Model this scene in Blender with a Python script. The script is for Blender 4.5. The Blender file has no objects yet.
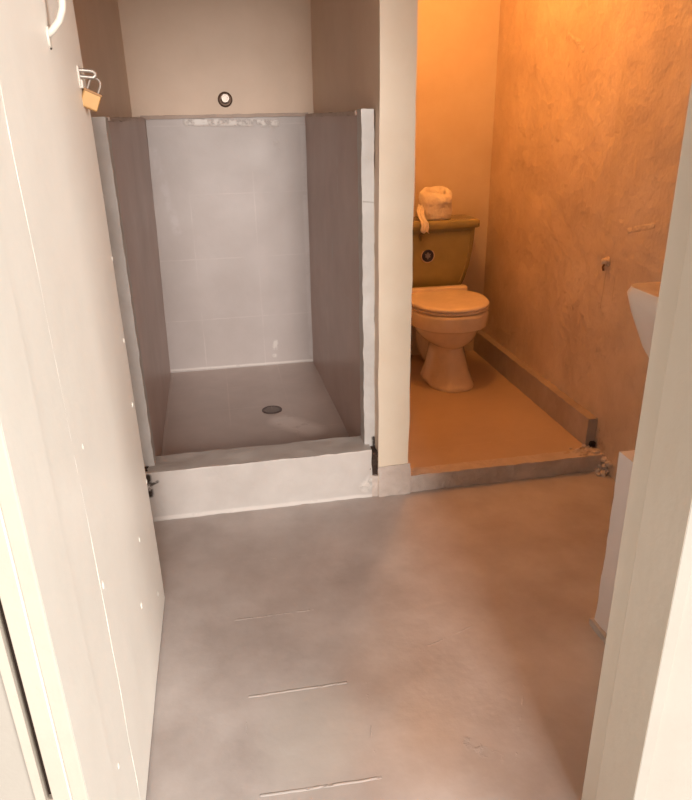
import bpy, bmesh, math, random
from mathutils import Vector, Matrix, noise
random.seed(7)
S = 0.87            # modelling units -> metres
H = 1.45
C = bpy.context.scene.collection
sc = bpy.context.scene

# ------------------------------------------------------------------ camera
cam_d = bpy.data.cameras.new('camera'); cam = bpy.data.objects.new('camera', cam_d); C.objects.link(cam)
Rm = [[0.9821195, 0.08900617, 0.16588906], [-0.18729407, 0.37287257, 0.90878324], [-0.01903184, 0.92360378, -0.38287575]]
M = Matrix(((Rm[0][0], Rm[0][1], -Rm[0][2], 0), (Rm[1][0], Rm[1][1], -Rm[1][2], 0), (Rm[2][0], Rm[2][1], -Rm[2][2], 0), (0, 0, 0, 1)))
M = M.to_quaternion().to_matrix().to_4x4()
cam.matrix_world = Matrix.Translation((0, 0, H*S)) @ M
cam_d.sensor_fit = 'HORIZONTAL'; cam_d.sensor_width = 36; cam_d.lens = 36*684/692
cam_d.clip_start = 0.02; cam_d.clip_end = 100
sc.camera = cam

# ------------------------------------------------------------------ light
w = bpy.data.worlds.new('sky'); sc.world = w; w.use_nodes = True
w.node_tree.nodes['Background'].inputs[0].default_value = (1.0, 0.93, 0.86, 1)
w.node_tree.nodes['Background'].inputs[1].default_value = 0.16

def area(name, loc, target, sx, sy, power, col):
    d = bpy.data.lights.new(name, 'AREA'); d.shape = 'RECTANGLE'; d.size = sx*S; d.size_y = sy*S
    d.energy = power; d.color = col
    o = bpy.data.objects.new(name, d); C.objects.link(o)
    o.location = Vector(loc)*S
    o.rotation_euler = (Vector(target)-Vector(loc)).to_track_quat('-Z', 'Y').to_euler()
    return o
area('daylight_behind', (0.9, -16, 4.9), (0.2, 2.4, 0.8), 4.5, 7, 2200, (1.0, 0.905, 0.83))
area('daylight_side', (4.6, -3.3, 2.9), (-.27, 1.5, .8), 2.4, 2.4, 285, (1.0, 0.95, 0.88))
def point(name, loc, power, col, r):
    d = bpy.data.lights.new(name, 'POINT'); d.energy = power; d.color = col; d.shadow_soft_size = r
    o = bpy.data.objects.new(name, d); C.objects.link(o); o.location = Vector(loc)*S
    return o
point('toilet_lamp_light', (.98, 2.98, 2.28), 18, (1.0, 0.405, 0.095), 0.05)

vs = sc.view_settings
vs.view_transform = 'Standard'; vs.look = 'None'; vs.gamma = 1; vs.use_curve_mapping = False
vs.exposure = 0.24

# ------------------------------------------------------------------ materials
class NT:
    def __init__(s, name):
        s.m = bpy.data.materials.new(name); s.m.use_nodes = True
        s.t = s.m.node_tree; s.b = s.t.nodes['Principled BSDF']
    def n(s, kind, **kw):
        nd = s.t.nodes.new(kind)
        for k, v in kw.items(): setattr(nd, k, v)
        return nd
    def l(s, a, b): s.t.links.new(a, b)
    def val(s, sock, v):
        if hasattr(v, 'links') or isinstance(v, bpy.types.NodeSocket): s.l(v, sock)
        else: sock.default_value = v
    def math(s, op, a, b=0.0, c=0.0, clamp=False):
        nd = s.n('ShaderNodeMath', operation=op); nd.use_clamp = clamp
        s.val(nd.inputs[0], a); s.val(nd.inputs[1], b); s.val(nd.inputs[2], c)
        return nd.outputs[0]
    def vmath(s, op, a, b=None):
        nd = s.n('ShaderNodeVectorMath', operation=op)
        s.val(nd.inputs[0], a)
        if b is not None: s.val(nd.inputs[1], b)
        return nd.outputs['Value'] if op in ('DOT_PRODUCT', 'LENGTH') else nd.outputs[0]
    def mix(s, f, a, b, blend='MIX'):
        nd = s.n('ShaderNodeMix', data_type='RGBA', blend_type=blend)
        s.val(nd.inputs[0], f)
        for i, v in ((6, a), (7, b)):
            if isinstance(v, tuple): nd.inputs[i].default_value = (*v[:3], 1)
            else: s.l(v, nd.inputs[i])
        return nd.outputs[2]
    def ramp(s, f, lo, hi):
        nd = s.n('ShaderNodeMapRange'); nd.clamp = True
        s.val(nd.inputs[0], f); nd.inputs[1].default_value = lo; nd.inputs[2].default_value = hi
        return nd.outputs[0]
    def coord(s, scale=1.0):
        tc = s.n('ShaderNodeTexCoord')
        return s.vmath('MULTIPLY', tc.outputs['Object'], (scale/S,)*3)
    def noise(s, co, scale, detail=4, rough=.55):
        nd = s.n('ShaderNodeTexNoise'); s.l(co, nd.inputs['Vector'])
        nd.inputs['Scale'].default_value = scale; nd.inputs['Detail'].default_value = detail; nd.inputs['Roughness'].default_value = rough
        return nd.outputs['Fac']
    def seg(s, co, a, b, wdt, brk=0.0, brk_scale=14, soft=.4):
        a = Vector(a); b = Vector(b); d = b-a; L2 = d.length_squared
        pa = s.vmath('SUBTRACT', co, tuple(a))
        t = s.math('MULTIPLY', s.vmath('DOT_PRODUCT', pa, tuple(d)), 1/L2, clamp=True)
        nd = s.n('ShaderNodeVectorMath', operation='SCALE'); nd.inputs[0].default_value = tuple(d); s.l(t, nd.inputs['Scale'])
        dist = s.vmath('LENGTH', s.vmath('SUBTRACT', pa, nd.outputs[0]))
        m = s.n('ShaderNodeMapRange'); m.clamp = True
        s.l(dist, m.inputs[0]); m.inputs[1].default_value = wdt; m.inputs[2].default_value = wdt*soft
        o = m.outputs[0]
        if brk > 0:
            o = s.math('MULTIPLY', o, s.ramp(s.noise(co, brk_scale, 5, .65), brk, brk+.12))
        return o
    def bump(s, height, strength, dist, prev=None):
        nd = s.n('ShaderNodeBump'); nd.inputs['Strength'].default_value = strength; nd.inputs['Distance'].default_value = dist
        s.l(height, nd.inputs['Height'])
        if prev is not None: s.l(prev, nd.inputs['Normal'])
        return nd.outputs[0]

def paint(name, base, mott=None, rough=.5, mscale=3.0, lump=0.0, lscale=9, fine=.15, fscale=60,
          axes=None, tile=None, tile_off=(0, 0), grout=None, marks=(), warp=.006, lumpdist=.01, spec=.5, rvar=.0):
    n = NT(name); co = n.coord()
    mott = mott or tuple(c*.88 for c in base)
    f = n.ramp(n.noise(co, mscale, 6, .6), .35, .65)
    col = n.mix(f, base, mott)
    h = n.noise(co, fscale, 4)
    nrm = n.bump(h, fine, .002)
    if lump:
        nrm = n.bump(n.noise(co, lscale, 5, .55), lump, lumpdist, nrm)
    # warped coordinate for hand-made edges
    wn = n.n('ShaderNodeTexNoise'); n.l(co, wn.inputs['Vector']); wn.inputs['Scale'].default_value = 16; wn.inputs['Detail'].default_value = 3
    wv = n.vmath('MULTIPLY', n.vmath('SUBTRACT', wn.outputs['Color'], (.5, .5, .5)), (warp, warp, warp))
    wco = n.vmath('ADD', co, wv)
    if tile:
        sp = n.n('ShaderNodeSeparateXYZ'); n.l(wco, sp.inputs[0])
        masks = []
        for ax, sz, off in zip(axes, tile, tile_off):
            v = n.math('ADD', sp.outputs['XYZ'.index(ax)], -off)
            v = n.math('DIVIDE', v, sz)
            v = n.math('FRACT', n.math('ADD', v, 100.5))
            v = n.math('ABSOLUTE', n.math('ADD', v, -.5))
            v = n.math('MULTIPLY', v, sz)
            mr = n.n('ShaderNodeMapRange'); n.l(v, mr.inputs[0]); mr.inputs[1].default_value = .0045; mr.inputs[2].default_value = .001
            masks.append(mr.outputs[0])
        g = n.math('MAXIMUM', masks[0], masks[1])
        vis = n.math('MULTIPLY', g, n.ramp(n.noise(co, 5, 4), .4, .62))
        col = n.mix(n.math('MULTIPLY', vis, .32), col, grout or tuple(min(1, c*1.35) for c in base))
        nrm = n.bump(g, -.35, .002, nrm)
    for mk in marks:
        a, b, wd, mc, st = mk[:5]; brk = mk[5] if len(mk) > 5 else .38; bs = mk[6] if len(mk) > 6 else 14
        mask = n.seg(wco, a, b, wd, brk, bs)
        col = n.mix(n.math('MULTIPLY', mask, st), col, mc)
        if len(mk) > 7: nrm = n.bump(mask, mk[7], .004, nrm)
    n.l(col, n.b.inputs['Base Color'])
    if rvar:
        n.l(n.math('ADD', n.math('MULTIPLY', n.noise(co, 4, 5), rvar), rough-rvar/2), n.b.inputs['Roughness'])
    else: n.b.inputs['Roughness'].default_value = rough
    n.b.inputs['Specular IOR Level'].default_value = spec
    n.l(nrm, n.b.inputs['Normal'])
    return n.m

def plain(name, col, rough=.4, metal=0.0, coat=0.0):
    n = NT(name); co = n.coord()
    c = n.mix(n.ramp(n.noise(co, 14, 4), .35, .7), col, tuple(x*.9 for x in col))
    n.l(c, n.b.inputs['Base Color'])
    n.b.inputs['Roughness'].default_value = rough; n.b.inputs['Metallic'].default_value = metal
    n.b.inputs['Coat Weight'].default_value = coat
    n.l(n.bump(n.noise(co, 90, 3), .05, .001), n.b.inputs['Normal'])
    return n.m

GREY = (.47, .435, .42); GREYD = (.58, .475, .43); CHALK = (.66, .61, .58)
CREAM = (.80, .70, .58); CREAMD = (.72, .61, .48)

m_floor = paint('painted_floor', (.42, .37, .35), (.56, .515, .495), .34, 3.4, .35, 5, .12, 45, marks=[
    ((.12, 1.24, 0), (.13, 1.33, 0), .17, (.55, .52, .485), .6, .0, 20),
    ((-.02, 1.436, 0), (.245, 1.432, 0), .0045, CHALK, .85, .36, 20, .5),
    ((-.012, 1.136, 0), (.27, 1.125, 0), .0045, CHALK, .85, .36, 20, .5),
    ((.262, 1.14, 0), (.30, 1.42, 0), .003, CHALK, .5, .5, 14, .4),
    ((-.03, 1.15, 0), (-.036, 1.43, 0), .003, CHALK, .35, .5, 14, .4),
    ((-.05, 1.755, 0), (.20, 1.752, 0), .004, CHALK, .5, .45, 20, .4),
    ((-.2, 2.06, 0), (.3, 2.05, 0), .003, CHALK, .25, .5, 20, .3),
    ((.60, 1.10, 0), (.72, 1.32, 0), .003, CHALK, .5, .5, 20, .3),
    ((.50, 1.18, 0), (.56, 1.12, 0), .02, CHALK, .35, .5, 30, .3),
    ((.45, 1.50, 0), (.80, 1.62, 0), .003, CHALK, .4, .52, 20, .3),
], rvar=.2)
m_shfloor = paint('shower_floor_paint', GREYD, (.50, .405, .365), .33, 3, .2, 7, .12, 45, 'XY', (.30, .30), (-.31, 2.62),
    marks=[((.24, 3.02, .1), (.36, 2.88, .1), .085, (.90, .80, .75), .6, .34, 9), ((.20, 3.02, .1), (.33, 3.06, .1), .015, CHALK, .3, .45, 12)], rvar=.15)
m_tileback = paint('back_tile_paint', (.50, .45, .435), (.45, .40, .38), .38, 3, .15, 6, .1, 45, 'XZ', (.34, .34), (-.117, .402), marks=[
    ((-.09, 3.84, 1.438), (.36, 3.84, 1.425), .022, (.80, .75, .71), .9, .40, 26, .3),
    ((.33, 3.84, 1.43), (.36, 3.84, 1.30), .02, (.72, .67, .64), .5, .5, 22, .3),
    ((.28, 3.84, .16), (.29, 3.84, .24), .02, (.74, .70, .66), .6, .42, 26, .3),
    ((.50, 3.84, 1.40), (.50, 3.84, .15), .02, (.62, .58, .57), .35, .36, 8),
    ((-.27, 3.84, 1.30), (-.20, 3.84, .9), .03, (.60, .56, .57), .35, .40, 9),
    ((-.32, 3.84, .115), (.5, 3.84, .11), .009, (.70, .66, .63), .8, .30, 12)], rvar=.15)
m_tileside = paint('side_tile_paint', (.54, .395, .34), (.46, .33, .28), .36, 3, .15, 6, .1, 45, 'YZ', (.34, .34), (2.6, .402),
    grout=(.5, .44, .42), marks=[
    ((.52, 2.945, 1.30), (.52, 2.95, 1.15), .004, (.7, .64, .6), .6, .42, 20),
    ((.52, 2.65, 1.51), (.52, 2.68, 1.43), .006, (.7, .64, .6), .5, .42, 20),
    ((.52, 3.1, .95), (.52, 3.12, .80), .02, (.48, .42, .4), .5, .45, 12),
    ((-.31, 2.62, 1.40), (-.31, 2.66, 1.0), .005, (.62, .56, .54), .6, .42, 20),
    ((-.31, 2.9, 1.3), (-.31, 2.95, .5), .05, (.56, .43, .38), .5, .45, 7),
    ((.52, 3.3, 1.3), (.52, 3.3, .3), .06, (.56, .43, .38), .45, .45, 7),
    ((-.31, 2.70, 1.35), (-.31, 2.70, .9), .003, (.62, .56, .54), .5, .45, 20)], rvar=.15)  # browner tone than the back tiling
m_curb = paint('curb_paint', (.58, .55, .525), (.52, .485, .46), .45, 5, .35, 10, .3, 50, marks=[
    ((-.33, 2.395, .012), (.54, 2.395, .006), .012, (.72, .68, .65), .7, .3, 10),
    ((-.33, 2.395, .215), (.54, 2.395, .215), .008, (.70, .66, .62), .6, .40, 16),
    ((-.335, 2.395, .20), (-.335, 2.395, .12), .016, (.03, .018, .012), 1, .40, 26),
    ((-.30, 2.395, .175), (-.335, 2.395, .16), .008, (.03, .018, .012), .9, .40, 26),
    ((.51, 2.395, .05), (.54, 2.395, .08), .03, (.74, .70, .66), .8, .42, 26, .6)])
m_strip = paint('tile_end_paint', (.60, .585, .57), (.52, .50, .48), .5, 6, .5, 14, .3, 50, marks=[
    ((.525, 2.45, 1.17), (.57, 2.45, 1.165), .004, (.3, .26, .23), .7, .35, 20),
    ((.567, 2.45, 1.48), (.567, 2.45, .2), .006, (.70, .58, .46), .9, .38, 18),
    ((.560, 2.45, .24), (.570, 2.45, .10), .014, (.03, .018, .012), 1, .36, 30)])
m_cream = paint('cream_wall_paint', CREAM, CREAMD, .55, 2.5, .3, 7, .2, 50)
m_pier = paint('pier_paint', (.80, .71, .58), (.76, .655, .52), .5, 4, .25, 6, .15, 50)
m_shwall = paint('shower_wall_paint', (.85, .68, .54), (.79, .62, .48), .5, 3, .25, 7, .15, 50)
m_rough = paint('rough_plaster_paint', (.70, .56, .43), (.57, .44, .33), .42, 3.2, .8, 8, .35, 30, lumpdist=.022, marks=[
    ((1.575, 2.62, 1.6), (1.575, 2.60, 1.0), .035, (.58, .45, .32), .4, .25, 8),
    ((1.575, 2.57, .84), (1.575, 2.58, .68), .004, (.42, .30, .2), .6, .4, 20),
    ((1.575, 2.50, .85), (1.575, 2.50, .72), .003, (.42, .30, .2), .5, .4, 20),
    ((1.575, 3.1, 1.75), (1.575, 2.9, 1.68), .02, (.78, .68, .55), .5, .45, 24, .8),
    ((1.575, 2.45, 1.02), (1.575, 2.30, 1.06), .012, (.78, .66, .52), .5, .42, 24, .8),
    ((1.575, 2.44, .09), (1.575, 2.50, .16), .05, (.30, .2, .13), .6, .5, 24, .6)], rvar=.25)
m_tfloor = paint('toilet_floor_paint', (.56, .43, .32), (.50, .38, .28), .42, 3, .2, 6, .15, 45, marks=[
    ((.72, 2.62, .075), (1.5, 2.62, .075), .003, (.6, .5, .42), .5, .4, 14), ((.72, 3.1, .075), (1.5, 3.08, .075), .003, (.6, .5, .42), .35, .45, 14),
    ((1.42, 2.42, .075), (1.56, 2.47, .075), .04, (.40, .31, .25), .6, .45, 26)])
m_step = paint('step_paint', (.64, .56, .51), (.50, .42, .37), .55, 7, .9, 18, .5, 55, lumpdist=.015)
m_ledge = paint('ledge_paint', (.46, .39, .34), (.38, .31, .265), .45, 6, .5, 14, .3, 50)
m_door = paint('door_paint', (.91, .90, .845), (.86, .85, .795), .42, 3, .25, 5, .1, 60, marks=[
    ((-.27, 1.15, .45), (-.27, 1.14, .25), .003, (.94, .92, .87), .8, .42, 20, .4),
    ((-.27, 1.60, 1.58), (-.27, 1.61, 1.55), .005, (.35, .27, .2), .4, .3, 20),
    ((-.27, 1.05, .84), (-.27, 1.05, .835), .006, (.45, .38, .3), .8, .0, 20)])
m_frame = paint('frame_paint', (.62, .565, .49), (.59, .53, .455), .45, 4, .3, 8, .12, 60, marks=[
    ((.70, .88, .28), (.70, .84, .27), .004, (.5, .42, .36), .5, .3, 20)])  # kept darker to offset strong daylight on the casing fronts
m_ext = paint('exterior_paint_darkened', (.47, .44, .395), (.44, .41, .365), .6, 3, .3, 8, .2, 50)  # darkened so strongly lit outer faces do not burn out
m_jamb = paint('right_jamb_paint_lightened', (.90, .80, .68), (.87, .765, .64), .45, 4, .3, 8, .12, 60, marks=[
    ((.70, .88, .28), (.70, .84, .27), .004, (.5, .42, .36), .5, .3, 20)])  # frame paint lightened to make up for little daylight on the reveal
m_white = plain('white_enamel', (.74, .69, .62), .4)
m_porc = plain('bone_porcelain', (.88, .75, .62), .14, 0, .4)
m_seat = plain('bone_seat_plastic', (.95, .83, .71), .26)
m_olive = plain('olive_porcelain', (.36, .315, .15), .16, 0, .3)
m_basin = paint('basin_porcelain', (.86, .79, .74), (.82, .75, .70), .3, 4, 0, 9, .05, 60)
m_basin_top = paint('basin_rim_worn', (.62, .50, .42), (.72, .62, .54), .4, 14, .4, 20, .2, 60)
m_lowwall = paint('low_wall_white', (.86, .78, .75), (.82, .74, .71), .45, 4, .3, 8, .2, 50)
m_brass = plain('worn_brass', (.52, .30, .12), .5, .3)
m_steel = plain('brushed_steel', (.55, .50, .46), .4, .8)
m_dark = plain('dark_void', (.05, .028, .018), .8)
m_gapshade = plain('gap_shade_fill', (.022, .010, .005), .8)  # near-black colour stands in for the shade inside the casing gap
m_rubber = plain('black_plastic', (.03, .025, .025), .5)
m_paper = paint('tissue_paper', (.97, .92, .87), (.90, .82, .75), .9, 22, 1.0, 34, .6, 90, lumpdist=.012)
m_sticker = plain('sticker_navy', (.02, .025, .07), .4)
m_sticker2 = plain('sticker_pale', (.22, .22, .30), .4)
m_concrete = paint('yard_concrete', (.50, .47, .43), (.42, .40, .37), .8, 2, .4, 8, .4, 50)
m_ceil = paint('ceiling_paint', (.74, .64, .52), (.70, .60, .48), .6, 2, .2, 6, .15, 50)

def emis(name, col, st):
    n = NT(name); n.b.inputs['Base Color'].default_value = (*col, 1)
    n.b.inputs['Emission Color'].default_value = (*col, 1); n.b.inputs['Emission Strength'].default_value = st
    return n.m
m_bulb = emis('lit_bulb', (1, .55, .2), 6)

# ------------------------------------------------------------------ mesh helpers (all in modelling units, scaled by S on linking)
def obj(name, bm, mat, parent=None, origin=(0, 0, 0), smooth=False, bevel=0, seg=2, angle=40):
    """link bm (coordinates given in the room) as one mesh; origin in room coordinates"""
    og = Vector(origin)
    if parent is not None: og = Vector(parent['og'])
    for v in bm.verts: v.co = (v.co-og)*S
    bmesh.ops.recalc_face_normals(bm, faces=bm.faces)
    me = bpy.data.meshes.new(name); bm.to_mesh(me); bm.free()
    me.materials.append(mat)
    o = bpy.data.objects.new(name, me); C.objects.link(o)
    if parent is None: o.location = og*S
    else: o.parent = parent
    o['og'] = tuple(og)
    if bevel:
        b = o.modifiers.new('bevel', 'BEVEL'); b.width = bevel*S; b.segments = seg; b.limit_method = 'ANGLE'; b.angle_limit = math.radians(35)
    if smooth or bevel:
        for p in me.polygons: p.use_smooth = True
        if not bevel or True:
            me.set_sharp_from_angle(angle=math.radians(angle))
    return o
def thing(name, label, cat, loc, group=None):
    o = bpy.data.objects.new(name, None); C.objects.link(o); o.location = Vector(loc)*S
    o.empty_display_size = .05; o['og'] = tuple(loc); o['label'] = label; o['category'] = cat
    if group: o['group'] = group
    return o
def tag(o, label, cat, group=None):
    o['label'] = label; o['category'] = cat
    if group: o['group'] = group
    return o
def struct(o, label=None):
    o['kind'] = 'structure'
    if label: o['label'] = label
    return o

def box(bm, x0, x1, y0, y1, z0, z1):
    vs_ = [bm.verts.new((x, y, z)) for x in (x0, x1) for y in (y0, y1) for z in (z0, z1)]
    for f in ((0, 1, 3, 2), (4, 6, 7, 5), (0, 4, 5, 1), (2, 3, 7, 6), (0, 2, 6, 4), (1, 5, 7, 3)):
        bm.faces.new([vs_[i] for i in f])
    return vs_
def gridbox(bm, x0, x1, y0, y1, z0, z1, step, amp=0.0, freq=12, keep=None):
    lo = (x0, y0, z0); hi = (x1, y1, z1)
    ns = [max(1, int(round((hi[i]-lo[i])/step))) for i in range(3)]
    cache = {}
    def vert(i, j, k):
        key = (i, j, k)
        if key not in cache:
            p = Vector([lo[a]+(hi[a]-lo[a])*key[a]/ns[a] for a in range(3)])
            if amp:
                d = noise.noise_vector(p*freq)*amp + noise.noise_vector(p*freq*2.7)*amp*.5
                if keep: d = Vector((d.x*keep[0], d.y*keep[1], d.z*keep[2]))
                p = p+d
            cache[key] = bm.verts.new(p)
        return cache[key]
    for a in range(3):
        b, c = [q for q in range(3) if q != a]
        for end in (0, ns[a]):
            for i in range(ns[b]):
                for j in range(ns[c]):
                    q = []
                    for di, dj in ((0, 0), (1, 0), (1, 1), (0, 1)):
                        key = [0, 0, 0]; key[a] = end; key[b] = i+di; key[c] = j+dj
                        q.append(vert(*key))
                    bm.faces.new(q)
def tube(bm, pts, r, n=10, caps=True):
    pts = [Vector(p) for p in pts]; rings = []
    rs = r if isinstance(r, (list, tuple)) else [r]*len(pts)
    ref = None
    for i, p in enumerate(pts):
        if i == 0: t = pts[1]-p
        elif i == len(pts)-1: t = p-pts[i-1]
        else: t = (pts[i+1]-p).normalized()+(p-pts[i-1]).normalized()
        t.normalize()
        if ref is None: ref = t.orthogonal().normalized()
        ref = (ref-t*ref.dot(t)).normalized(); bi = t.cross(ref)
        rings.append([bm.verts.new(p+(ref*math.cos(a)+bi*math.sin(a))*rs[i]) for a in [2*math.pi*k/n for k in range(n)]])
    for a, b in zip(rings, rings[1:]):
        for k in range(n): bm.faces.new((a[k], a[(k+1) % n], b[(k+1) % n], b[k]))
    if caps: bm.faces.new(rings[0]); bm.faces.new(rings[-1])
def loft(bm, rings, cap0=True, cap1=True):
    vr = [[bm.verts.new(p) for p in r] for r in rings]
    for a, b in zip(vr, vr[1:]):
        m = len(a)
        for k in range(m): bm.faces.new((a[k], a[(k+1) % m], b[(k+1) % m], b[k]))
    if cap0: bm.faces.new(vr[0])
    if cap1: bm.faces.new(vr[-1])
def arc(c, r, a0, a1, n, f):
    return [f(c[0]+r*math.cos(a0+(a1-a0)*i/n), c[1]+r*math.sin(a0+(a1-a0)*i/n)) for i in range(n+1)]
def lathe(bm, prof, c, axis='z', n=28):
    rings = []
    for r, h in prof:
        ring = []
        for k in range(n):
            a = 2*math.pi*k/n; u, v = max(r, 1e-4)*math.cos(a), max(r, 1e-4)*math.sin(a)
            if axis == 'z': p = (c[0]+u, c[1]+v, c[2]+h)
            elif axis == 'y': p = (c[0]+u, c[1]-h, c[2]+v)
            else: p = (c[0]-h, c[1]+u, c[2]+v)
            ring.append(p)
        rings.append(ring)
    loft(bm, rings)
def rrect(cx, cy, hx, hy, r, z, n=5):
    out = []
    for sx, sy, a in ((1, 1, 0), (-1, 1, 90), (-1, -1, 180), (1, -1, 270)):
        for i in range(n+1):
            t = math.radians(a+90*i/n)
            out.append((cx+sx*(hx-r)+r*math.cos(t), cy+sy*(hy-r)+r*math.sin(t), z))
    return out

# ------------------------------------------------------------------ the room
ZC = 2.62
def sbox(name, dims, mat, **k):
    bm = bmesh.new(); box(bm, *dims); return struct(obj(name, bm, mat, **k))
sbox('floor', (-.60, 1.80, .70, 2.60, -.12, 0), m_floor)
sbox('ceiling', (-.60, 1.80, .81, 4.10, ZC, ZC+.12), m_ceil)
sbox('wall_left', (-.60, -.36, .965, 3.88, 0, ZC), m_shwall)
sbox('wall_right', (1.575, 1.80, .965, 3.88, 0, ZC), m_rough)
sbox('wall_back', (.63, 1.80, 3.88, 4.10, 0, ZC), m_cream)
sbox('wall_shower_back', (-.60, .63, 3.88, 4.10, 0, ZC), m_shwall)
# partition: front pier face keeps its cream paint, shower side a warmer tone
bm = bmesh.new(); gridbox(bm, .567, .693, 2.39, 3.88, 0, ZC, .06, .004, 5, (1, 1, 0))
for v in bm.verts:
    if v.co.x > .65: v.co.x += -.006+.007*v.co.z/1.8
    else: v.co.x += -.003+.004*v.co.z/1.8
o = struct(obj('wall_partition', bm, m_pier, smooth=True))
o.data.materials.append(m_shwall); o.data.materials.append(m_cream)
for p in o.data.polygons:
    if p.normal.x < -.7: p.material_index = 1
    elif p.normal.x > .7: p.material_index = 2
# grey painted foot of the pier
bm = bmesh.new(); gridbox(bm, .564, .697, 2.3845, 2.44, 0, .140, .012, .004, 22)
struct(obj('trim_1', bm, m_step, smooth=True), 'grey painted plaster foot around the base of the cream pier')

# front wall with the doorway
bm = bmesh.new()
box(bm, .70, 2.6, .81, .965, 0, ZC)
box(bm, -1.6, -.345, .81, .965, 0, ZC)
box(bm, -.345, .70, .81, .965, 2.12, ZC)
for v in bm.verts:
    if abs(v.co.x-.70) < 1e-4 and v.co.z < 2.0: pass
struct(obj('wall_front', bm, m_ext))
# right jamb lining with stop step, leaning a touch
bm = bmesh.new()
prof = [(.718, .806), (.6925, .806), (.6925, .918), (.6955, .921), (.6955, .969), (.718, .969)]
loft(bm, [[(x+lean, y, z) for x, y in prof] for z, lean in ((0.002, .0025), (1.5, -.006), (2.12, -.010))])
o = struct(obj('trim_2', bm, m_jamb, bevel=.0015), 'cream painted right jamb of the doorway')
o.data.materials.append(m_ext)
for p in o.data.polygons:
    if p.normal.y < -.9 and p.center.y < .85*S: p.material_index = 1  # front face takes the darker tone to offset the daylight on it
# left casing: two stepped boards, then a near-black fill painting the gap's shade
bm = bmesh.new()
prof = [(-.322, .965), (-.322, .808), (-.297, .808), (-.2955, .8115), (-.294, .808), (-.274, .808), (-.272, .81), (-.272, .965)]
loft(bm, [[(x, y, z) for x, y in prof] for z in (0.002, 1.0, 2.12)])
o = struct(obj('trim_3', bm, m_frame, bevel=.001), 'cream painted left jamb boards beside the open door')
o.data.materials.append(m_door)
for p in o.data.polygons:
    if p.normal.x > .9: p.material_index = 1  # reveal face takes the lighter door paint to look better lit
bm = bmesh.new(); gridbox(bm, -.3445, -.3225, .812, .965, 0, .488, .02, .0015, 30); struct(obj('trim_4', bm, m_frame, smooth=True))
bm = bmesh.new(); box(bm, -.3445, -.3225, .822, .965, .488, 2.12); struct(obj('trim_5', bm, m_gapshade))
bm = bmesh.new(); box(bm, -.331+.0, -.3445, .806, .86, .0, 2.12); struct(obj('trim_6', bm, m_frame))

# shower: raised floor, curb, tiled surround
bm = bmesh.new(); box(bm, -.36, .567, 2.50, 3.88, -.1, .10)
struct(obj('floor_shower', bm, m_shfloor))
bm = bmesh.new(); gridbox(bm, -.345, .538, 2.395, 2.537, 0, .214, .016, .0035, 14)
struct(obj('trim_7', bm, m_curb, smooth=True, angle=50), 'pale grey painted curb across the front of the shower')
def wavy_panel(name, quad, thick, mat, top_amp=.006, nu=24, nv=24, lab=None):
    """quad: bottom-near, bottom-far, top-far, top-near of the visible face; thick: vector into the wall"""
    a, b, c, d = [Vector(q) for q in quad]; th = Vector(thick); bm = bmesh.new()
    def P(u, v, k):
        p = (a.lerp(b, u)).lerp(d.lerp(c, u), v)+th*k
        if v > .999: p = p+Vector((0, 0, noise.noise(p*7)*top_amp*2-(.010 if 0.2 < u < .8 else 0)*(1 if top_amp > .004 else 0)))
        nn = th.normalized()
        return p+nn*noise.noise(p*5)*.003*(1-k)
    g = [[[bm.verts.new(P(i/nu, j/nv, k)) for j in range(nv+1)] for i in range(nu+1)] for k in (0, 1)]
    for k in (0, 1):
        for i in range(nu):
            for j in range(nv): bm.faces.new((g[k][i][j], g[k][i+1][j], g[k][i+1][j+1], g[k][i][j+1]))
    for i in range(nu):
        for j in (0, nv): bm.faces.new((g[0][i][j], g[0][i+1][j], g[1][i+1][j], g[1][i][j]))
    for j in range(nv):
        for i in (0, nu): bm.faces.new((g[0][i][j], g[0][i][j+1], g[1][i][j+1], g[1][i][j]))
    return struct(obj(name, bm, mat, smooth=True, angle=50), lab)
wavy_panel('trim_8', ((-.328, 3.84, .09), (.508, 3.84, .09), (.516, 3.84, 1.462), (-.293, 3.84, 1.462)), (0, .039, 0), m_tileback, .002, lab='grey painted tiling across the back of the shower')
o = wavy_panel('trim_9', ((.524, 2.52, .09), (.505, 3.85, .09), (.514, 3.85, 1.462), (.526, 2.52, 1.465)), (.061, 0, 0), m_tileside, .004, lab='brownish grey painted tiling on the right side of the shower')
o = wavy_panel('trim_10', ((-.316, 2.52, .09), (-.325, 3.85, .09), (-.295, 3.85, 1.462), (-.317, 2.52, 1.462)), (-.045, 0, 0), m_tileside, .004, lab='brownish grey painted tiling on the left side of the shower')
m_lip = paint('lip_paint', (.52, .40, .33), (.44, .33, .27), .5, 8, .3, 20)
bm = bmesh.new(); gridbox(bm, -.315, .53, 3.826, 3.882, 1.456, 1.472, .012, .002, 20); struct(obj('trim_20', bm, m_lip, smooth=True), 'brownish mortar lip along the top of the back tiling')
bm = bmesh.new(); gridbox(bm, .516, .568, 2.535, 3.83, 1.452, 1.466, .012, .003, 14); struct(obj('trim_21', bm, m_lip, smooth=True), 'brownish mortar lip along the top of the right tiling')
bm = bmesh.new(); gridbox(bm, -.362, -.306, 2.535, 3.83, 1.450, 1.462, .012, .003, 14); struct(obj('trim_22', bm, m_lip, smooth=True), 'brownish mortar lip along the top of the left tiling')
# pale front ends of the side tiling
bm = bmesh.new(); gridbox(bm, .520, .565, 2.452, 2.523, .09, 1.472, .012, .0025, 22)
struct(obj('trim_11', bm, m_strip, smooth=True, angle=50), 'pale grey front edge of the right shower tiling')
bm = bmesh.new(); gridbox(bm, -.358, -.311, 2.452, 2.523, .09, 1.462, .012, .0025, 22)
struct(obj('trim_12', bm, m_strip, smooth=True, angle=50), 'pale grey front edge of the left shower tiling')
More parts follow.
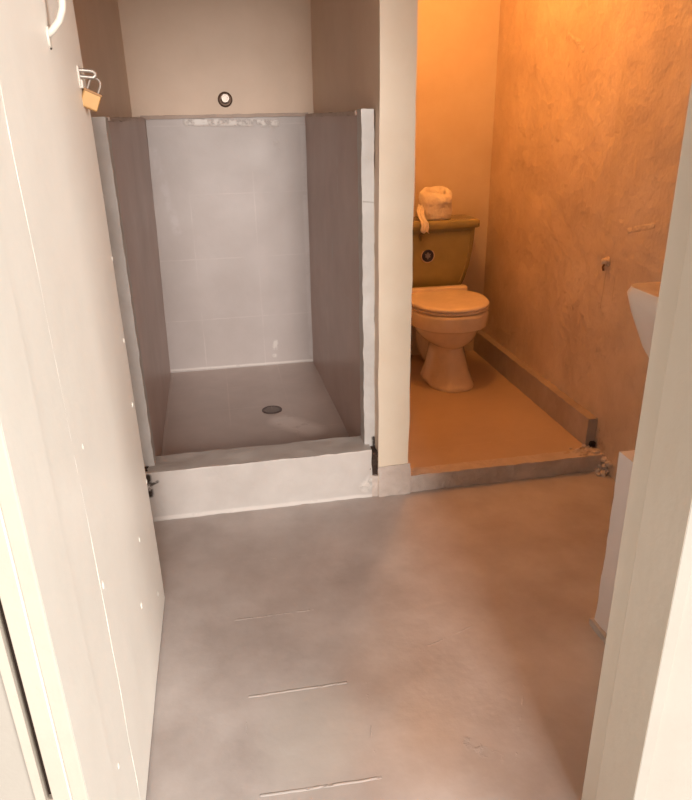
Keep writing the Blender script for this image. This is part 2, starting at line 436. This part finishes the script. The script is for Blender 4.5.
# crumbled dark hole at the foot of the right edge and crumbs of mortar
bm = bmesh.new(); gridbox(bm, .528, .568, 2.394, 2.455, 0, .098, .008, .005, 30)
struct(obj('trim_13', bm, m_step, smooth=True))
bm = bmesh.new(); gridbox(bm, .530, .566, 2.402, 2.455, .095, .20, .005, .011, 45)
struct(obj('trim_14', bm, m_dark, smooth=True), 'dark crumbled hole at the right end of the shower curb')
bm = bmesh.new(); gridbox(bm, -.36, -.333, 2.402, 2.455, 0, .12, .01, .004, 40)
struct(obj('trim_15', bm, m_step, smooth=True))
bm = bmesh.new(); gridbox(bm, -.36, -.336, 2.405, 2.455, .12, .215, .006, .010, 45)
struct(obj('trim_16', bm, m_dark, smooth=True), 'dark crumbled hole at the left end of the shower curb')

# toilet room: raised floor with rough step front, ledge along the right wall
bm = bmesh.new(); box(bm, .693, 1.575, 2.44, 3.88, -.1, .075); struct(obj('floor_toilet', bm, m_tfloor))
bm = bmesh.new(); gridbox(bm, .696, 1.574, 2.395, 2.46, 0, .077, .013, .004, 18)
struct(obj('trim_17', bm, m_step, smooth=True, angle=50), 'rough plastered step edge in front of the toilet floor')
bm = bmesh.new(); gridbox(bm, 1.53, 1.574, 2.487, 3.88, .07, .207, .015, .002, 16)
struct(obj('baseboard_right', bm, m_ledge, smooth=True, angle=50), 'low masonry ledge along the wall beside the toilet')
bm = bmesh.new()
for i in range(26):
    x = 1.45+random.random()*.12; y = 2.40+random.random()*.09; r = .004+random.random()*.009
    z = (.076 if y > 2.41 else .05)
    bmesh.ops.create_icosphere(bm, subdivisions=1, radius=r, matrix=Matrix.Translation((x, y, z+.002)) @ Matrix.Diagonal((1.3, 1, .6, 1)))
for i in range(30):
    x = 1.575-abs(random.gauss(0, .018)); y = 2.34+random.random()*.15; z = random.random()*.06*(1 if x > 1.55 else .2); r = .008+random.random()*.012
    bmesh.ops.create_icosphere(bm, subdivisions=2, radius=r, matrix=Matrix.Translation((x, y, z)) @ Matrix.Diagonal((.9, 1.2, .8, 1)))
for v in bm.verts: v.co += noise.noise_vector(v.co*80)*.003
struct(obj('trim_18', bm, m_step), 'crumbled mortar at the near end of the masonry ledge')
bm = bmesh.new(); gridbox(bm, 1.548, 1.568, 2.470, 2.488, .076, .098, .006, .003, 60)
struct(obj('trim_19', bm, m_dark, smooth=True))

# yard outside the doorway
sbox('ground', (-4, 4, -5, .70, -.12, -.01), m_concrete)

# low white stub wall near the doorway
bm = bmesh.new()
gridbox(bm, 1.03, 1.12, .965, 1.502, 0, .592, .018, .003, 12)
o = obj('low_wall', bm, m_lowwall, smooth=True, angle=50); struct(o, 'low white stub wall inside the doorway under the basin')
bm = bmesh.new(); gridbox(bm, 1.018, 1.032, .965, 1.510, 0, .022, .012, .002, 30)
struct(obj('baseboard_low', bm, m_step, smooth=True))

# ------------------------------------------------------------------ open door
door = thing('door_1', 'white painted plywood door standing open on the left', 'door', (-.27, .97, .0))
door['kind'] = 'structure'; del door['category']
bm = bmesh.new()
def dx(y): return -.2755+.0065*(y-.968)/.93
nz, ny = 30, 30
ring = []
def dp(i, j, back):
    z = .006+2.07*j/nz; yend = 1.906-.030*min(z, 2.1)
    y = .968+(yend-.968)*i/ny
    if i == ny: y += noise.noise(Vector((3, 1, z*9)))*.0025
    zz = z+(noise.noise(Vector((y*6, 2, 0)))*.002 if j == 0 else 0)
    return Vector((dx(y)-(.036 if back else 0)+noise.noise(Vector((y*3, z*3, 0)))*.0015, y, zz))
g = [[[bm.verts.new(dp(i, j, k)) for j in range(nz+1)] for i in range(ny+1)] for k in (0, 1)]
for k in (0, 1):
    for i in range(ny):
        for j in range(nz): bm.faces.new((g[k][i][j], g[k][i+1][j], g[k][i+1][j+1], g[k][i][j+1]))
for i in range(ny):
    for j in (0, nz): bm.faces.new((g[0][i][j], g[0][i+1][j], g[1][i+1][j], g[1][i][j]))
for j in range(nz):
    for i in (0, ny): bm.faces.new((g[0][i][j], g[0][i][j+1], g[1][i][j+1], g[1][i][j]))
n_ = obj('door_panel', bm, m_door, door, smooth=True, angle=50)
# seam ridge of the facing sheet and paint chips
bm = bmesh.new(); pts = []
for k in range(60):
    z = .03+k*.03; y = 1.125+.012*math.sin(z*3)+noise.noise(Vector((0, 5, z*6)))*.006
    pts.append((dx(y)+.0002, y, z))
tube(bm, pts, [.0003+.0007*abs(noise.noise(Vector((7, 0, z*.5)))) for z in range(60)], 6)
obj('seam_ridge', bm, m_door, door, smooth=True)
bm = bmesh.new()
for (y, z, r) in ((1.86, .9, .006), (1.84, .72, .007), (1.87, 1.12, .006), (1.50, .30, .008), (1.62, .42, .006), (1.85, .2, .007), (1.78, .12, .008), (1.9, .45, .006), (1.16, .62, .007), (1.87, 1.28, .006), (1.2, .9, .005), (1.02, .3, .006)):
    y = min(y, 1.90-.03*z)
    bmesh.ops.create_icosphere(bm, subdivisions=2, radius=r, matrix=Matrix.Translation((dx(y), y, z)) @ Matrix.Diagonal((.35, 1, 1.3, 1)))
obj('paint_lump', bm, m_door, door, smooth=True)
hd = thing('pull', '', '', (-.27, .97, 0)); hd.name = 'handle_tmp'; bpy.data.objects.remove(hd)
bm = bmesh.new()
hp = [(-.271, 1.50, 1.600), (-.262, 1.50, 1.606), (-.247, 1.50, 1.622), (-.238, 1.50, 1.642), (-.235, 1.50, 1.665), (-.235, 1.50, 1.76), (-.238, 1.50, 1.782), (-.247, 1.50, 1.802), (-.262, 1.50, 1.816), (-.271, 1.50, 1.821)]
tube(bm, hp, .0065, 12)
h_ = obj('door_handle', bm, m_white, door, smooth=True)
for zc in (1.596, 1.826):
    bm = bmesh.new(); loft(bm, [[(x, 1.50+dy, zc+dz) for dy, dz in [(.010*math.cos(t*math.pi/8), .018*math.sin(t*math.pi/8)) for t in range(16)]] for x in (-.2735, -.2675)])
    obj('flange', bm, m_white, h_, smooth=True)
bm = bmesh.new(); lathe(bm, [(.003, 0), (.003, .004), (0.0015, .0055)], (-.2735, 1.505, 1.578), 'x', 10)
for v in bm.verts: v.co.x = -.2735-(v.co.x+.2735)
obj('screw_head', bm, m_dark, h_)
# hasp
bm = bmesh.new(); box(bm, dx(1.78)-.001, dx(1.78)+.004, 1.765, 1.80, 1.524, 1.566)
hs = obj('hasp', bm, m_white, door, bevel=.002)
bm = bmesh.new(); tube(bm, [(-.270, 1.772, 1.557), (-.250, 1.780, 1.556), (-.240, 1.785, 1.555), (-.235, 1.787, 1.551), (-.235, 1.788, 1.546), (-.240, 1.787, 1.542), (-.250, 1.785, 1.543), (-.270, 1.778, 1.545)], .0042, 10)
obj('staple', bm, m_steel, hs, smooth=True)
bm = bmesh.new(); box(bm, -.272, -.262, 1.770, 1.795, 1.520, 1.538); obj('catch', bm, m_white, hs, bevel=.002)

# ------------------------------------------------------------------ padlock
pl = thing('padlock', 'small brass padlock hanging from the hasp on the open door edge', 'padlock', (-.248, 1.79, 1.50))
def tilt(bm, c, ang, yaw=0):
    Mx = Matrix.Translation(c) @ Matrix.Rotation(math.radians(yaw), 4, 'Z') @ Matrix.Rotation(math.radians(ang), 4, 'Y') @ Matrix.Translation(-Vector(c))
    for v in bm.verts: v.co = Mx @ v.co
c0 = (-.254, 1.790, 1.496)
bm = bmesh.new(); box(bm, c0[0]-.020, c0[0]+.020, c0[1]-.008, c0[1]+.008, c0[2]-.020, c0[2]+.018); tilt(bm, c0, 24, 18)
obj('body', bm, m_brass, pl, bevel=.003)
bm = bmesh.new(); box(bm, c0[0]-.021, c0[0]+.021, c0[1]-.009, c0[1]+.009, c0[2]+.014, c0[2]+.0195); tilt(bm, c0, 24, 18)
obj('cap_plate', bm, plain('tarnished_brass', (.30, .15, .06), .5, .3), pl, bevel=.001)
bm = bmesh.new()
pts = [(c0[0]-.012, c0[1], c0[2]+.016), (c0[0]-.012, c0[1], c0[2]+.037)]+[(c0[0]-.012*math.cos(t*math.pi/6), c0[1], c0[2]+.037+.012*math.sin(t*math.pi/6)) for t in range(1, 7)]+[(c0[0]+.012, c0[1], c0[2]+.016)]
tube(bm, pts, .0026, 8); tilt(bm, c0, 24, 18)
obj('shackle', bm, plain('dull_steel', (.36, .30, .26), .5, .5), pl, smooth=True)

# ------------------------------------------------------------------ shower fittings
dr = thing('floor_drain', 'small round slotted metal drain in the shower floor', 'drain', (.20, 3.162, .10))
bm = bmesh.new(); lathe(bm, [(.050, -.004), (.050, .003), (.044, .005), (.038, .003), (.038, -.004)], (.20, 3.162, .10), 'z', 32)
obj('rim', bm, plain('tarnished_drain_metal', (.16, .12, .11), .5, .6), dr, smooth=True)
bm = bmesh.new(); lathe(bm, [(.038, -.004), (.038, .0008)], (.20, 3.162, .10), 'z', 32); obj('drain_well', bm, m_dark, dr)
bm = bmesh.new()
for k in range(-3, 4):
    hw = math.sqrt(max(0, .038**2-(k*.0105)**2)); box(bm, .20-hw, .20+hw, 3.162+k*.0105-.0028, 3.162+k*.0105+.0028, .1005, .1035)
box(bm, .197, .203, 3.125, 3.199, .101, .104)
obj('grate', bm, plain('drain_grate_metal', (.25, .20, .18), .45, .6), dr)
sp_ = thing('shower_pipe_stub', 'capped metal shower pipe stub on the upper shower wall', 'pipe', (.110, 3.88, 1.545))
bm = bmesh.new(); lathe(bm, [(.037, 0), (.037, .003), (.031, .010), (.029, .012)], (.110, 3.88, 1.542), 'y', 30); obj('escutcheon', bm, plain('dark_bronze_metal', (.16, .10, .07), .5, .5), sp_, smooth=True)
bm = bmesh.new(); lathe(bm, [(.022, .01), (.024, .028), (.024, .040), (.019, .045), (.012, .045), (.011, .036), (.0005, .036)], (.110, 3.88, 1.547), 'y', 26); obj('threaded_cap', bm, plain('chrome_cap', (.42, .36, .32), .4, .6), sp_, smooth=True)

# plugged pipe on the right wall
kp = thing('wall_plug', 'painted-over pipe plug sticking out of the orange right wall', 'pipe', (1.575, 2.566, .877))
bm = bmesh.new(); lathe(bm, [(.020, 0), (.019, .006), (.013, .010), (.012, .026), (.009, .030), (.0005, .031)], (1.575, 2.566, .880), 'x', 16)
for v in bm.verts: v.co += noise.noise_vector(v.co*90)*.003
obj('plug', bm, paint('plug_paint', (.78, .64, .50), (.5, .36, .25), .45, 30, .3, 40), kp, smooth=True)
bm = bmesh.new(); tube(bm, [(1.574, 2.585, .868), (1.566, 2.586, .852), (1.571, 2.588, .838)], .004, 8); obj('bent_nail', bm, plain('rusty_nail', (.25, .12, .06), .6, .3), kp, smooth=True)

# ------------------------------------------------------------------ basin on the right wall (near the doorway)
bs = thing('wall_basin', 'white wall-hung washbasin with tapering underside, partly behind the right door jamb', 'basin', (1.575, 1.45, .80))
def bring(z, xf, y0, y1, r):
    out = []
    def a(cx, cy, s0, n=6):
        return [(cx+r*math.cos(math.radians(s0+90*i/n)), cy+r*math.sin(math.radians(s0+90*i/n)), z) for i in range(n+1)]
    out += [(1.572, y1, z)]+a(xf+r, y1-r, 90)+a(xf+r, y0+r, 180)+[(1.572, y0, z)]
    return out
prof = [(.60, 1.36, 1.22, 1.57, .05), (.66, 1.27, 1.20, 1.60, .06), (.74, 1.195, 1.17, 1.635, .06), (.84, 1.135, 1.14, 1.665, .06), (.94, 1.098, 1.11, 1.685, .055), (.992, 1.085, 1.10, 1.692, .05), (1.010, 1.092, 1.107, 1.685, .05),
        (1.008, 1.21, 1.20, 1.60, .05), (.96, 1.23, 1.22, 1.585, .06), (.88, 1.28, 1.26, 1.55, .08)]
bm = bmesh.new(); loft(bm, [bring(*p) for p in prof]); 
b_ = obj('bowl', bm, m_basin, bs, smooth=True, angle=60)
b_.data.materials.append(m_basin_top)
for p in b_.data.polygons:
    if p.normal.z > .9 and p.center.z > .15*S: p.material_index = 1
bm = bmesh.new(); gridbox(bm, 1.50, 1.573, 1.15, 1.65, 1.0, 1.03, .02, .0015, 20); obj('backsplash', bm, m_basin, bs, smooth=True)
bm = bmesh.new(); lathe(bm, [(.020, 0), (.018, .02), (.011, .03), (.011, .09), (.013, .1)], (1.52, 1.40, 1.03), 'z', 18); tp = obj('tap', bm, m_steel, bs, smooth=True)
bm = bmesh.new(); tube(bm, [(1.52, 1.40, 1.10), (1.47, 1.40, 1.115), (1.42, 1.40, 1.105), (1.41, 1.40, 1.09)], .009, 10); obj('spout', bm, m_steel, tp, smooth=True)
bm = bmesh.new(); lathe(bm, [(.022, -.02), (.022, .001)], (1.36, 1.41, .881), 'z', 16); obj('basin_drain', bm, m_steel, bs)

# ------------------------------------------------------------------ toilet
TX = 1.195
to = thing('toilet', 'bone coloured toilet with olive tank in the orange-lit alcove', 'toilet', (TX, 3.45, .075))
def oval(z, hw, yf, yb, sq=2.3, n=40, wf=.42):
    """egg outline: front at yf, back at yb, widest at wf from the back"""
    yc = yb-(yb-yf)*wf; out = []
    for k in range(n):
        a = 2*math.pi*k/n; c, s = math.cos(a), math.sin(a)
        e = 2/sq
        x = hw*math.copysign(abs(c)**e, c)
        ry = (yb-yc) if s > 0 else (yc-yf)
        y = yc+ry*math.copysign(abs(s)**e, s)
        out.append((TX+x, y, z))
    return out
bm = bmesh.new()
F = -.005
bowl = [(.070, .127, 3.232, 3.62, 2.8), (.088, .130, 3.228, 3.62, 2.8), (.100, .124, 3.235, 3.62, 2.6), (.16, .107, 3.268, 3.61, 2.4), (.24, .091, 3.30, 3.60, 2.3), (.290, .086, 3.31, 3.59, 2.2),
        (.298, .100, 3.298, 3.60, 2.1), (.325, .136, 3.262, 3.62, 2.1), (.355, .162, 3.244, 3.64, 2.1), (.392, .178, 3.234, 3.65, 2.15), (.410, .188, 3.226, 3.655, 2.2), (.414, .212, 3.203, 3.66, 2.2), (.482, .217, 3.193, 3.66, 2.2), (.496, .207, 3.196, 3.66, 2.2), (.500, .196, 3.208, 3.65, 2.2)]
loft(bm, [oval(z, hw, yf, yb, sq) for z, hw, yf, yb, sq in bowl])
for v in bm.verts:
    v.co.x += .010*max(0, min(1, (.36-v.co.z)/.1))
    if v.co.z < .12: v.co += Vector((noise.noise(v.co*20)*.008, noise.noise(v.co*18+Vector((4, 0, 0)))*.008, 0))
obj('bowl', bm, m_porc, to, smooth=True, angle=65)
bm = bmesh.new()   # trapway body behind
sec = [(3.50, .075, .076, .36), (3.60, .066, .076, .38), (3.70, .066, .076, .42), (3.80, .066, .10, .47)]
loft(bm, [[(TX+hw*math.copysign(abs(math.cos(a))**.7, math.cos(a)), y, (z0+z1)/2+(z1-z0)/2*math.copysign(abs(math.sin(a))**.7, math.sin(a))) for a in [2*math.pi*k/24 for k in range(24)]] for y, hw, z0, z1 in sec])
obj('trapway', bm, m_porc, to, smooth=True, angle=65)
bm = bmesh.new()
loft(bm, [rrect(TX, 3.745, .19, .10, .04, z) for z in (.44, .492)]); obj('tank_shelf', bm, m_porc, to, smooth=True)
bm = bmesh.new()
loft(bm, [oval(z, hw, yf, yb, 2.2, 48) for z, hw, yf, yb in ((.502, .199, 3.206, 3.62), (.504, .210, 3.200, 3.625), (.513, .211, 3.198, 3.625), (.516, .201, 3.201, 3.622))])
obj('seat', bm, m_seat, to, smooth=True, angle=65)
bm = bmesh.new()
loft(bm, [oval(z, hw, yf, yb, 2.2, 48) for z, hw, yf, yb in ((.5165, .202, 3.202, 3.64), (.520, .213, 3.196, 3.645), (.530, .214, 3.195, 3.645), (.537, .208, 3.202, 3.64), (.540, .186, 3.219, 3.63))])
obj('seat_lid', bm, m_seat, to, smooth=True, angle=65)
bm = bmesh.new(); loft(bm, [rrect(TX-.005, 3.625, hx, hy, .015, z) for z, hx, hy in ((.512, .180, .030), (.552, .177, .027), (.557, .172, .022))])
obj('hinge_bar', bm, m_seat, to, smooth=True)
# tank, tapering downwards with rounded sides
def trr(z, hx, yf, r=.035):
    return rrect(TX-.015, (yf+3.872)/2, hx, (3.872-yf)/2, r, z, 6)
bm = bmesh.new()
tk = [(.493, .150, 3.725), (.50, .168, 3.712), (.53, .190, 3.702), (.58, .212, 3.694), (.65, .230, 3.688), (.73, .243, 3.683), (.80, .249, 3.68), (.868, .251, 3.678)]
loft(bm, [trr(*t) for t in tk]); tank = obj('tank', bm, m_olive, to, smooth=True, angle=65)
bm = bmesh.new()   # raised front panel edge
def fr(zz, t): 
    for a, b in zip(tk, tk[1:]):
        if a[0] <= zz <= b[0]:
            u = (zz-a[0])/(b[0]-a[0]); return (a[1]+(b[1]-a[1])*u, a[2]+(b[2]-a[2])*u)
ptsR = [(TX-.015+fr(z, 0)[0]-.034, fr(z, 0)[1]-.0005, z) for z in (.54, .58, .62, .66, .70, .74, .79, .85)]
ptsL = [(2*(TX-.015)-x, y, z) for x, y, z in reversed(ptsR)]
loop = ptsR+ptsL
tube(bm, loop+[loop[0]], .0035, 6); obj('panel_bead', bm, m_olive, tank, smooth=True)
bm = bmesh.new()
loft(bm, [trr(z, hx, yf, .03) for z, hx, yf in ((.868, .262, 3.664), (.872, .268, 3.658), (.902, .268, 3.658), (.910, .262, 3.664), (.913, .25, 3.675))])
obj('tank_lid', bm, m_olive, to, smooth=True, angle=65)
bm = bmesh.new(); tube(bm, [(TX-.085, 3.678, .832), (TX-.085, 3.664, .832)], .011, 12); lv = obj('flush_lever', bm, plain('olive_lever', (.26, .21, .10), .3, .3), tank, smooth=True)
bm = bmesh.new(); tube(bm, [(TX-.085, 3.662, .844), (TX-.086, 3.662, .828), (TX-.086, 3.664, .810)], [.008, .007, .006], 8); obj('lever_arm', bm, plain('olive_lever_arm', (.26, .21, .10), .3, .3), lv, smooth=True)
# round sticker
yS = 3.6835
bm = bmesh.new(); lathe(bm, [(.040, 0), (.040, .0014)], (TX-.042, yS, .723), 'y', 30); st = obj('sticker', bm, plain('sticker_edge', (.50, .42, .34), .4), tank); st['label'] = 'round navy sticker with a pale emblem'
bm = bmesh.new(); lathe(bm, [(.034, .0012), (.034, .0022)], (TX-.042, yS, .723), 'y', 30); obj('sticker_disc', bm, m_sticker, tank)
bm = bmesh.new()
cx_, cz_ = TX-.042, .723
poly = [(0, .006), (.010, .012), (.018, .010), (.013, .001), (.016, -.008), (.007, -.010), (0, -.021), (-.007, -.010), (-.016, -.008), (-.013, .001), (-.018, .010), (-.010, .012)]
loft(bm, [[(cx_+x, y, cz_+z) for x, z in poly] for y in (yS-.002, yS-.0031)])
lathe(bm, [(.007, .002), (.007, .0030)], (cx_, yS, cz_+.012), 'y', 14)
obj('sticker_emblem', bm, m_sticker2, tank)
# water supply
sv = thing('supply_valve', 'dark angle valve with a supply hose behind the toilet bowl', 'valve', (1.085, 3.88, .16))
bm = bmesh.new(); tube(bm, [(1.085, 3.88, .16), (1.085, 3.81, .16)], .013, 12); lathe(bm, [(.03, 0), (.028, .006), (.014, .01)], (1.085, 3.879, .16), 'y', 20); obj('valve_body', bm, m_rubber, sv, smooth=True)
bm = bmesh.new(); tube(bm, [(1.085, 3.81, .16), (1.085, 3.785, .16)], .020, 14); obj('valve_knob', bm, m_steel, sv, smooth=True)
bm = bmesh.new(); tube(bm, [(1.085, 3.835, .165), (1.08, 3.845, .25), (1.07, 3.86, .34), (1.075, 3.862, .425)], .013, 10); obj('hose', bm, m_rubber, sv, smooth=True)
wb = bmesh.new(); lathe(wb, [(.060, 0), (.066, .10), (.055, .24), (.05, .26)], (.93, 3.72, .075), 'z', 20)

wb.free()

# ------------------------------------------------------------------ toilet paper
tp_ = thing('toilet_paper_roll', 'fat loosely wound toilet paper roll on the tank lid', 'toilet paper', (1.215, 3.765, .913))
bm = bmesh.new(); n = 48; prof = [(.083, .001), (.088, .012), (.089, .05), (.091, .085), (.096, .11), (.090, .134), (.080, .145), (.070, .153), (.058, .152), (.050, .140), (.044, .10), (.027, .06), (.02, .02), (.0005, .012)]
lathe(bm, prof, (1.217, 3.767, .913), 'z', n)
for v in bm.verts:
    d = Vector((v.co.x-1.217, v.co.y-3.767, 0)); k = min(1, d.length/.08)
    if v.co.z > 1.0: v.co.z += (v.co.y-3.767)*.20
    if v.co.z > .920: 
        v.co += d.normalized()*(noise.noise(v.co*26)*.014*k) + Vector((0, 0, noise.noise(v.co*16+Vector((9, 0, 0)))*.009))
obj('roll', bm, m_paper, tp_, smooth=True, angle=80)
bm = bmesh.new()   # hanging tail
path = [(1.128, 3.745, .995), (1.112, 3.712, .962), (1.112, 3.678, .932), (1.118, 3.652, .914), (1.121, 3.648, .89), (1.117, 3.649, .868), (1.122, 3.648, .856)]
wd = [.018, .020, .020, .022, .022, .022, .024]
ra, rb = [], []
top = []
for (x, y, z), h in zip(path, wd):
    row = []
    for i in range(9):
        u = i/8*2-1
        row.append((x+u*h, y-.004*math.cos(u*7)-.004, z+.005*math.sin(u*5)))
    top.append(row)
vv = [[bm.verts.new(p) for p in r] for r in top]
for a, b in zip(vv, vv[1:]):
    for i in range(8): bm.faces.new((a[i], a[i+1], b[i+1], b[i]))
t_ = obj('loose_end', bm, m_paper, tp_, smooth=True)
so = t_.modifiers.new('solid', 'SOLIDIFY'); so.thickness = .002

# ------------------------------------------------------------------ lamp in the toilet alcove (above the picture)
lb = thing('ceiling_lamp', 'bare warm bulb in a ceiling holder above the toilet alcove', 'lamp', (.98, 2.98, ZC))
bm = bmesh.new(); lathe(bm, [(.05, 0), (.05, -.02), (.028, -.035), (.026, -.20)], (.98, 2.98, ZC), 'z', 24); obj('lamp_holder', bm, m_white, lb, smooth=True)
bm = bmesh.new(); lathe(bm, [(.018, 0), (.02, -.02), (.034, -.05), (.036, -.075), (.026, -.10), (.0005, -.11)], (.98, 2.98, ZC-.20), 'z', 24); bl = obj('bulb', bm, m_bulb, lb, smooth=True)
bl.visible_shadow = True

for o in list(C.objects):
    if 'og' in o: del o['og']
